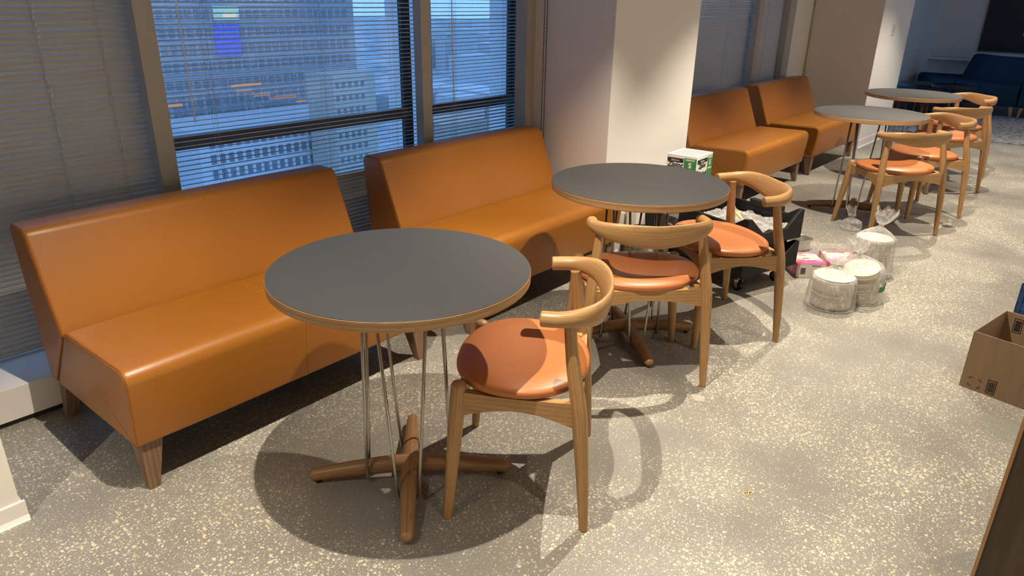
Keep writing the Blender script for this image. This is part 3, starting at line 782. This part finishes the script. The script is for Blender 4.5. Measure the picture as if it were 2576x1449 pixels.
pink_carton(3.965, 1.285, math.radians(-49), .165, .20, .083, 'nearer pink and white carton with a barcode on its end, beside the cart', [(.03, .165, .06), (.05, .14, .05), (.06, .09, .04), (.07, .045, .05)])
pink_carton(4.155, 1.165, math.radians(-52), .17, .19, .080, 'farther pink carton beside the bags of plates', [(.03, .165, .11), (.03, .150, .10), (.06, .07, .08), (.09, .03, .05)])
def foil_tray(c, rz, label, h=.075):
    e = empty('foil_tray', (*c, 0), rz, label, 'foil tray')
    b = MB(); n = 40; vs = []
    for z, sx, sy in ((.001, .85, .85), (h, 1, 1), (h + .002, 1.08, 1.10), (h - .002, 1.09, 1.11)):
        for k in range(n):
            a = 2 * PI * k / n; c_, s_ = math.cos(a), math.sin(a); q = (abs(c_) ** 4 + abs(s_) ** 4) ** -.25
            wob = 1 + .018 * math.sin(k * PI); vs.append((.075 * c_ * q * sx * wob, .055 * s_ * q * sy * wob, z))
    fs = [[i * n + k, i * n + (k + 1) % n, (i + 1) * n + (k + 1) % n, (i + 1) * n + k] for i in range(3) for k in range(n)] + [list(range(n))[::-1]]
    b.add(vs, fs); b.build('tray', 'foil', e)
foil_tray((4.47, 1.47), math.radians(-30), 'crinkled silver foil tray behind the pink cartons')

# box of sandwich bags on the cart
def bag_box():
    w, d, h = .225, .195, .245
    e = empty('sandwich_bag_box', (3.885, 1.94, .360), math.radians(3), 'white and green box of sandwich bags standing on the black cart', 'box')
    MB().box(0, w, 0, d, 0, h).build('carton_body', 'paperw', e, bevel=.0015)
    MB().box(.155, .224, -.0008, .001, .004, h - .014).build('green_panel', 'green', e); MB().box(-.0008, .001, .002, .082, .004, h - .014).build('green_panel', 'green', e)
    MB().box(.010, .150, -.0010, .001, h - .045, h - .020).build('header_band', 'ink', e); MB().box(-.0010, .001, .086, .190, h - .045, h - .020).build('header_band', 'ink', e)
    b = MB()
    for k in range(7): b.box(.02, .20, .03 + k * .021, .035 + k * .021, h, h + .0006)
    b.build('print_line', 'card_in', e)
    fr, lf = (PI / 2, 0, 0), (PI / 2, 0, -PI / 2)
    for (rot, px, py, hx, hy, gx, gy) in ((fr, .080, -.0012, .080, -.0014, .190, -.0012), (lf, -.0012, .138, -.0014, .138, -.0012, .042)):
        text('lettering', 'Ziploc', .042, 'ink', e, (px, py, h - .061), rot, bold=.0012, sx=.92, shear=.25)
        text('lettering', 'Johnson', .016, 'paperw', e, (hx, hy, h - .033), rot)
        text('lettering', 'S', .044, 'paperw', e, (gx, gy, h - .056), rot, bold=.0012)
        text('lettering', 'SANDWICH', .0135, 'paperw', e, (gx, gy, h - .024), rot, bold=.0004, sx=.80)
        text('lettering', '500 BAGS', .0135, 'paperw', e, (gx, gy, h - .090), rot, bold=.0004, sx=.85)
    b = MB(); rnd = random.Random(3)
    pts = [(.045, .07), (.06, .115), (.085, .12), (.10, .150), (.118, .135), (.150, .148), (.146, .07), (.12, .04), (.07, .035)]
    poly_prism(b, pts, -.0011, .0005, 'y'); b.build('printed_picture', 'ink', e)
bag_box()
# stainless bin, leaning board, white carton
e = empty('steel_pot', (3.535, 2.055, 0), 0, 'wide stainless steel pot with a dark base ring under the second table', 'pot')
b = MB(); b.lathe([(.138, .022), (.143, .03), (.143, .10), (.139, .14), (.127, .185), (.112, .212), (.108, .216), (.104, .214), (.104, .10), (.001, .10)], 64, cap=False); o = b.build('body', 'steel', e); smooth_by_angle(o, 40)
b = MB(); b.lathe([(.144, 0), (.148, .006), (.147, .024), (.13, .026)], 64); smooth_by_angle(b.build('base_ring', 'black', e), 40)
b = MB(); b.lathe([(.103, .10), (.1035, .205), (.095, .207), (.090, .12), (.001, .11)], 48, cap=False); smooth_by_angle(b.build('dark_liner', 'black', e), 40)
e = empty('grey_board', (3.44, 1.98, .218), math.radians(-25), 'dark grey board standing on the rim of the steel pot', 'board')
b = MB(); b.hexa([(0, 0, 0), (.07, 0, 0), (.07, .012, 0), (0, .012, 0)], [(0, .02, .14), (.11, .02, .14), (.11, .032, .14), (0, .032, .14)]); b.build('panel', 'black', e, bevel=.002)
b = MB(); b.hexa([(.070, -.002, 0), (.075, -.002, 0), (.075, .014, 0), (.070, .014, 0)], [(.110, .018, .141), (.115, .018, .141), (.115, .034, .141), (.110, .034, .141)]); b.build('edge_strip', 'steel', e)
e = empty('white_carton', (3.70, 2.20, 0), math.radians(-10), 'plain white carton between the steel pot and the middle wall', 'box')
MB().box(-.05, .05, -.03, .045, 0, .34).build('carton_body', 'paperw', e, bevel=.001)

# bag and wooden spoon on the cart
CART = Matrix.Translation((3.67, 1.335, 0)) @ Matrix.Rotation(math.radians(-17.4), 4, 'Z')
def film_sheet(name, w, d, loc, rz, seed, amp, label):
    b = MB(); nx, ny = 26, 26; vs = []
    for j in range(ny + 1):
        for i in range(nx + 1):
            x, y = (i / nx - .5) * w, (j / ny - .5) * d
            z = amp * (noise.noise(Vector((x * 16 + seed, y * 16, 1))) + .5 * noise.noise(Vector((x * 40 + seed, y * 40, 3)))) + amp
            vs.append((x, y, max(0.001, z)))
    b.add(vs, [[j * (nx + 1) + i, j * (nx + 1) + i + 1, (j + 1) * (nx + 1) + i + 1, (j + 1) * (nx + 1) + i] for j in range(ny) for i in range(nx)])
    o = b.build(name, 'film', smooth=True); o.location = loc; o.rotation_euler = (0, 0, rz); return tag(o, label, 'plastic wrap')
film_sheet('plastic_wrap', .36, .42, CART @ Vector((0, .24, .300)), math.radians(-17.4), 2, .030, 'crumpled clear plastic wrap lying in the upper tray of the cart')
film_sheet('plastic_wrap', .34, .30, CART @ Vector((0, .22, .128)), math.radians(-17.4), 8, .03, 'crumpled clear plastic wrap in the lower tray of the cart')
e = empty('wooden_spoon', CART @ Vector((-.10, .10, .335)), math.radians(60), 'small wooden spoon sticking out of the upper cart tray', 'spoon')
b = MB(); b.sweep([(0, 0, 0), (.03, 0, .018), (.06, 0, .036), (.085, 0, .050), (.11, 0, .060), (.13, 0, .064)], [(.004, .003), (.005, .003), (.007, .004), (.012, .005), (.015, .004), (.006, .003)], 12); b.build('spoon_body', 'spoon', e, smooth=True)

# cartons on the right
def open_carton(loc, rz, w, d, h, label, marks=False, flap=False):
    e = empty('cardboard_carton', loc, rz, label, 'box', 'open cardboard cartons on the floor'); t = .004
    b = MB(); b.box(0, t, -w, 0, 0, h); b.build('side_panel', 'card', e, bevel=.0008)
    b = MB(); b.box(d - t, d, -w, 0, 0, h); b.build('side_panel', 'card', e, bevel=.0008)
    b = MB(); b.box(t, d - t, -t, 0, 0, h); b.build('side_panel', 'card', e, bevel=.0008)
    b = MB(); b.box(t, d - t, -w, -w + t, 0, h); b.build('side_panel', 'card', e, bevel=.0008)
    MB().box(t, d - t, -w + t, -t, .001, .006).build('bottom_panel', 'card_in', e)
    if flap:
        b = MB(); b.hexa([(0, 0, h), (d, 0, h), (d, .004, h), (0, .004, h)], [(.015, .115, h + .055), (d - .01, .12, h + .06), (d - .01, .124, h + .06), (.015, .119, h + .055)]); b.build('flap', 'card', e)
    if marks:
        b = MB(); x = -.0006
        for (cy, cz) in ((-.030, .055), (-.072, .055), (-.030, .018), (-.072, .018)):
            sy = -1 if cy > -.05 else 1; sz = -1 if cz > .03 else 1
            b.box(x, 0, *sorted((cy, cy + sy * .012)), cz - .001, cz + .001); b.box(x, 0, cy - .001, cy + .001, *sorted((cz, cz + sz * .010)))
        b.build('corner_mark', 'ink', e)
        def bar(x0, x1, y0, z0, w_, h_):
            b = MB(); t_ = .0028
            b.box(x0, x1, y0, y0 + w_, z0, z0 + t_); b.box(x0, x1, y0, y0 + w_, z0 + h_ - t_, z0 + h_); b.box(x0, x1, y0, y0 + t_, z0, z0 + h_); b.box(x0, x1, y0 + w_ - t_, y0 + w_, z0, z0 + h_)
            rnd = random.Random(5); z = z0 + .009
            while z < z0 + h_ - .010: q = rnd.choice((.0010, .0016, .0024)); b.box(x0, x1, y0 + .0055, y0 + w_ - .0055, z, z + q); z += q + rnd.choice((.0010, .0014, .0022))
            b.build('barcode', 'ink', e)
        bar(-.0006, 0, -.128, .012, .032, .060)
        bar(d - t - .0006, d - t, -.075, h - .085, .034, .065)
    return e
open_carton((3.199, .303, 0), math.radians(-10), .45, .345, .250, 'open cardboard carton with a barcode and corner marks on its front', marks=True)
open_carton((4.52, .215, 0), math.radians(-8), .40, .38, .24, 'open cardboard carton with a raised flap behind the blue crate', flap=True)
def blue_crate():
    e = empty('blue_crate', (3.83, .235, 0), math.radians(-9), 'blue plastic crate with ribs behind the front carton', 'crate'); t = .006; w, d, h = .36, .40, .29
    b = MB()
    for z0, z1 in ((0, .012), (.085, .10), (.165, .20), (h - .03, h)):
        b.box(0, t, -w, 0, z0, z1); b.box(d - t, d, -w, 0, z0, z1); b.box(0, d, -t, 0, z0, z1); b.box(0, d, -w, -w + t, z0, z1)
    b.box(.002, d - .002, -w + .002, -.002, 0, .006); b.build('body', 'blue', e)
    b = MB(); b.box(.003, .0045, -w + .003, -.003, 0, h - .01); b.box(.003, d - .003, -.0045, -.003, 0, h - .01); b.box(d - .0045, d - .003, -w, 0, 0, h - .01); b.build('wall_panel', 'blue', e)
    b = MB()
    for k in range(6): b.box(-.003, .002, -w + .01 + k * .066, -w + .016 + k * .066, .0, h); b.box(.01 + k * .074, .016 + k * .074, -.002, .003, 0, h)
    b.build('rib', 'blue', e)
blue_crate()
e = empty('tall_dark_box', (1.86, .036, 0), math.radians(-1), 'tall dark brown wooden box, only its edge showing at the right', 'box')
MB().box(0, .30, -.50, 0, 0, .66).build('body', 'darkwood', e, bevel=.003)
MB().box(-.004, .0, -.008, .0, 0, .655).build('edge_trim', 'oak_dark', e)

# bits on the floor
film_sheet('plastic_scrap', .055, .04, (2.357, 1.050, 0), .5, 21, .004, 'small scrap of clear plastic on the floor between the second table and the cartons')
b = MB()
for k in range(5): b.sweep([(random.uniform(-.02, .02), random.uniform(-.01, .01), .002), (random.uniform(-.02, .02), random.uniform(-.01, .01), .004)], [.0016, .001], 5, up=(0, 0, 1))
o = b.build('crumbs', 'spoon'); o.location = (1.93, .655, 0); tag(o, 'few orange crumbs on the bare floor in front of the cartons', 'crumbs', kind='stuff')

# ------------------------------------------------------------------ lounge corner beyond the far wall
def resample(P_, n=10): return catmull([(x, y, 0) for x, y in P_], n)
def sofa_module(pts, label, back=True, legs=True):
    """pts: front line of the seat, seat runs away to the left normal"""
    root = empty('sofa_module', (*pts[0], 0), 0, label, 'sofa', 'navy lounge seating modules')
    o0 = Vector((*pts[0], 0)); line = [p - o0 for p in resample(pts, 6)]
    def loft(poly, nm, g=.008):
        b = MB(); N = len(poly); vs = []
        L = len(line)
        for i, p in enumerate(line):
            t = (line[min(i + 1, L - 1)] - line[max(i - 1, 0)]).normalized(); nn = Vector((-t.y, t.x, 0)) * -1
            e0 = .985 if i in (0, L - 1) else 1
            for (d, z) in poly:
                q = p + nn * (.35 + (d - .35) * e0) + (t * g if i == 0 else (-t * g if i == L - 1 else Vector())); vs.append((q.x, q.y, .3 + (z - .3) * e0))
        fs = [[i * N + k, i * N + (k + 1) % N, (i + 1) * N + (k + 1) % N, (i + 1) * N + k] for i in range(L - 1) for k in range(N)] + [list(range(N))[::-1], [(L - 1) * N + k for k in range(N)]]
        b.add(vs, fs); smooth_by_angle(b.build(nm, 'navy', root), 40)
    loft(arc_poly([(.03, .14, .02), (0, .425, .05), (.72, .425, .03), (.72, .14, .02)], 4), 'seat')
    if back: loft(arc_poly([(.60, .40, .02), (.73, .76, .045), (.86, .76, .03), (.74, .40, .02)], 4), 'backrest')
    if legs:
        for i in (0, len(line) - 1):
            p = line[i]; t = (line[min(i + 1, len(line) - 1)] - line[max(i - 1, 0)]).normalized(); s = 1 if i == 0 else -1; nn = Vector((t.y, -t.x, 0))
            for dd in (.07, .66):
                q = p + t * s * .06 + nn * dd; b = MB(); leg_box(b, (q.x, q.y), (q.x - t.x * s * .02, q.y - t.y * s * .02), .05, .026, .142); b.build('leg', 'oak', root)
    return root
sofa_module([(12.20, .50), (12.20, .95), (12.22, 1.42)], 'navy sofa module at the right edge, wooden legs in front')
sofa_module([(12.22, 1.43), (12.26, 1.90), (12.42, 2.28)], 'middle navy sofa module behind the small black table')
sofa_module([(12.43, 2.29), (12.66, 2.58), (13.02, 2.86)], 'curved navy sofa module, leftmost one with a backrest')
sofa_module([(13.03, 2.87), (13.25, 2.96), (13.55, 3.02)], 'low navy seat module without a backrest by the corner window', back=False)
e = empty('side_table', (10.98, 1.99, .012), 0, 'small round black tray table in front of the navy sofa', 'side table')
b = MB(); b.lathe([(.01, .445), (.262, .445), (.268, .449), (.268, .482), (.263, .482), (.262, .456), (.01, .456)], 48, cap=False); smooth_by_angle(b.build('tray_top', 'black', e), 40)
for k in range(6):
    a = math.radians(60 * k + 20); b = MB(); b.sweep([(.24 * math.cos(a), .24 * math.sin(a), .447), (.20 * math.cos(a), .20 * math.sin(a), .012)], [.005, .005], 8, up=(.3, 1, 0)); b.build('leg', 'black', e)
b = MB(); b.sweep([(.20 * math.cos(math.radians(k * 10)), .20 * math.sin(math.radians(k * 10)), .012) for k in range(37)], [.005] * 37, 8); b.build('base_ring', 'black', e)
e = empty('pouf', (11.78, 2.55, .012), 0, 'low round black pouf left of the small black table', 'pouf')
b = MB(); b.lathe([(.30, .03), (.33, .05), (.34, .20), (.33, .36), (.29, .40), (.01, .405)], 48); smooth_by_angle(b.build('cushion', 'black', e), 40)
b = MB(); b.lathe([(.28, 0), (.28, .032)], 36); b.build('base', 'black', e)
rug = mat('grey_woven_rug', (.3, .3, .3), .95); v = objc(rug); n_ = noise_tex(rug, mapping(rug, v, (6, 14, 1)), 1.2, 8, .75)
ln(rug, ramp(rug, n_, [(.40, (.09, .095, .10)), (.5, (.25, .245, .24)), (.62, (.34, .335, .325))]), P(rug).inputs['Base Color'])
b = MB(); b.box(9.85, 12.14, .9, 2.75, .0005, .012); tag(b.build('rug', rug, bevel=.002), 'grey patterned rug under the small black table', 'rug')

# dark botanical picture on the end wall
e = empty('wall_picture', (14.298, 2.395, .745), 0, 'large black picture with pale leaves on the end wall', 'picture')
MB().box(-.03, 0, -2.3, 0, 0, 1.7).build('frame', 'walnut', e)
MB().box(-.033, -.029, -2.285, -.015, .015, 1.685).build('canvas', 'ink', e)
petal = mat('painted_leaf', (.34, .33, .25), .8); n_ = noise_tex(petal, objc(petal), 30, 4); ln(petal, ramp(petal, n_, [(.35, (.16, .15, .10)), (.65, (.42, .41, .33))]), P(petal).inputs['Base Color'])
def leafp(y, z, L, w, a):
    b = MB(); n = 10; up_, dn = [], []
    for k in range(n + 1):
        t = k / n; h_ = w * math.sin(PI * t) ** .8 * (1 - .3 * t); up_.append((t * L, h_)); dn.append((t * L, -h_ * .8))
    P2 = [(y + (u * math.cos(a) - v_ * math.sin(a)), z + (u * math.sin(a) + v_ * math.cos(a))) for u, v_ in up_ + dn[-2:0:-1]]
    poly_prism(b, P2, -.0345, -.0328, 'x'); b.build('painted_leaf', petal, e)
for (y, z, L, w, a) in ((-.62, .60, .30, .07, -2.7), (-.58, .34, .13, .035, -2.0), (-.60, .24, .26, .03, -3.25), (-.72, .27, .22, .05, -2.3), (-.78, .20, .20, .05, -2.9), (-.46, .86, .08, .02, -1.8), (-.74, .88, .16, .05, -1.2), (-.56, .50, .10, .010, -3.3),
                     (-1.0, .5, .30, .08, -2.2), (-1.2, .8, .32, .08, -2.9), (-1.3, .3, .28, .07, -3.6), (-1.6, .6, .3, .08, -2.0)): leafp(y, z, L, w, a)
structure('trim_30', 'wall', lambda b: b.box(14.05, 14.3, -6, 3.05, .60, .64))

# ------------------------------------------------------------------ the city outside
conc = mat('haze_paled_concrete', (.58, .60, .62), .9); conc2 = mat('grey_facade', (.27, .30, .33), .9); dk = mat('dark_facade_glass', (.15, .18, .21), .6)  # pale tones put the distance haze into the colours
tan_ = mat('tan_facade', (.46, .42, .36), .9); roofm = mat('haze_paled_roof', (.55, .58, .60), .9)
grd = mat('haze_paled_ground', (.4, .42, .45), .95); n_ = noise_tex(grd, mapping(grd, objc(grd), (.03, .05, .03)), 1, 7, .7)
ln(grd, ramp(grd, n_, [(.38, (.22, .25, .29)), (.5, (.40, .43, .46)), (.62, (.58, .60, .62))]), P(grd).inputs['Base Color'])  # ground lightened in its colour to stand for haze
b = MB(); b.box(-900, 2500, 20, 2600, -61, -60); tag(b.build('ground', grd), kind='structure')
def building(x0, x1, y0, y1, z1, wall, label, grid=None, name='office_building', limit=300):
    e = empty(name, (x0, y0, -60), 0, label, 'building'); H = z1 + 60
    MB().box(0, x1 - x0, 0, y1 - y0, 0, H).build('facade', wall, e)
    if grid:
        pw, ph, fw, fh, zlo, zhi, xlo, xhi = grid; cells = []
        x = xlo
        while x < xhi - pw:
            z = zhi
            while z > zlo: cells.append((x, z)); z -= ph
            x += pw
        cells.sort(key=lambda c: (abs(c[1] - (z1 if z1 < 0 else -18)), c[0])) if False else None
        me = None; rest = MB(); near = sorted(cells, key=lambda c: abs(c[0] - .5 * (xlo + xhi)) * .5 + abs(c[1] + 18))[:limit]; ns = set(near)
        b = MB(); b.box(0, fw, -.12, .02, 0, fh); me = bpy.data.meshes.new('window'); me.from_pydata(b.v, [], b.f); me.materials.append(dk)
        for (x, z) in cells:
            if (x, z) in ns: o = link('window', me, None, e); o.location = (x - x0, 0, z + 60)
            else: rest.box(x - x0, x - x0 + fw, -.12, .02, z + 60, z + 60 + fh)
        if rest.v: rest.build('far_windows', dk, e)['kind'] = 'stuff'
    return e
building(40, 112.8, 150, 190, 70, conc2, 'tall grey office tower with a window grid across the street', (1.9, 3.4, 1.15, 1.9, -46, 30, 62, 112.4), limit=290)
building(60, 96, 128, 148, -22.5, conc, 'lower pale office block in front of the tower', (1.75, 2.9, 1.0, 1.7, -42, -25.5, 62, 95), limit=180)
building(83, 93, 118, 127, -13, tan_, 'tan low building beside the tower', (1.5, 2.4, .7, 1.1, -30, -15.5, 83.5, 92.5), limit=40)
rnd = random.Random(11); placed = []
for k in range(60):
    y = rnd.uniform(170, 700); x = y * rnd.uniform(.80, 1.45) + rnd.uniform(0, 20); w = rnd.uniform(14, 40); h_ = rnd.uniform(6, 26) * (1 + (y > 400) * .4)
    dd = rnd.uniform(12, 35)
    if (x < 120 and y < 260) or any(x < q[1] + 2 and x + w > q[0] - 2 and y < q[3] + 2 and y + dd > q[2] - 2 for q in placed): continue
    placed.append((x, x + w, y, y + dd))
    o = building(x, x + w, y, y + dd, -60 + h_, rnd.choice((conc, tan_, conc2, roofm)), 'low city building paled in colour for haze, behind the rain-spotted glass', name='city_building')
    o['group'] = 'distant low city buildings'
def emis(name, c, s):
    M = mat(name, (0, 0, 0)); P(M).inputs['Emission Color'].default_value = (*c, 1); P(M).inputs['Emission Strength'].default_value = s; return M
e = empty('lit_sign', (76.9, 149.3, -11.2), 0, 'tall lit blue sign with a pale top on the office tower', 'sign')
MB().box(0, 5.6, 0, .45, 0, 6.4).build('blue_panel', emis('blue_sign_light', (.02, .10, .95), .9), e)
MB().box(.4, 5.9, 0, .35, 7.1, 9.7).build('pale_panel', emis('pale_sign_light', (.35, .75, .85), .9), e)
MB().box(2.2, 5.2, -.05, 0, 7.4, 8.6).build('pale_stripe', emis('white_sign_light', (.9, .95, .8), .9), e)
org = emis('warm_glow', (1.0, .48, .24), .55)
for k, (x, z, L) in enumerate(((63.5, -13.9, 5.6), (64.2, -14.9, 3.0), (67.5, -15.8, 3.2), (70.5, -16.6, 5.5), (76.0, -17.6, 2.0), (50.5, -16.2, 4.0))):
    e = empty('warm_strip', (x, 119.8, z), 0, 'glowing warm strip outside, seen through the open blind', 'light', 'warm light strips outside')
    MB().box(0, L, 0, .3, 0, .38).build('strip', org, e)  # emissive boxes for the warm streaks outside
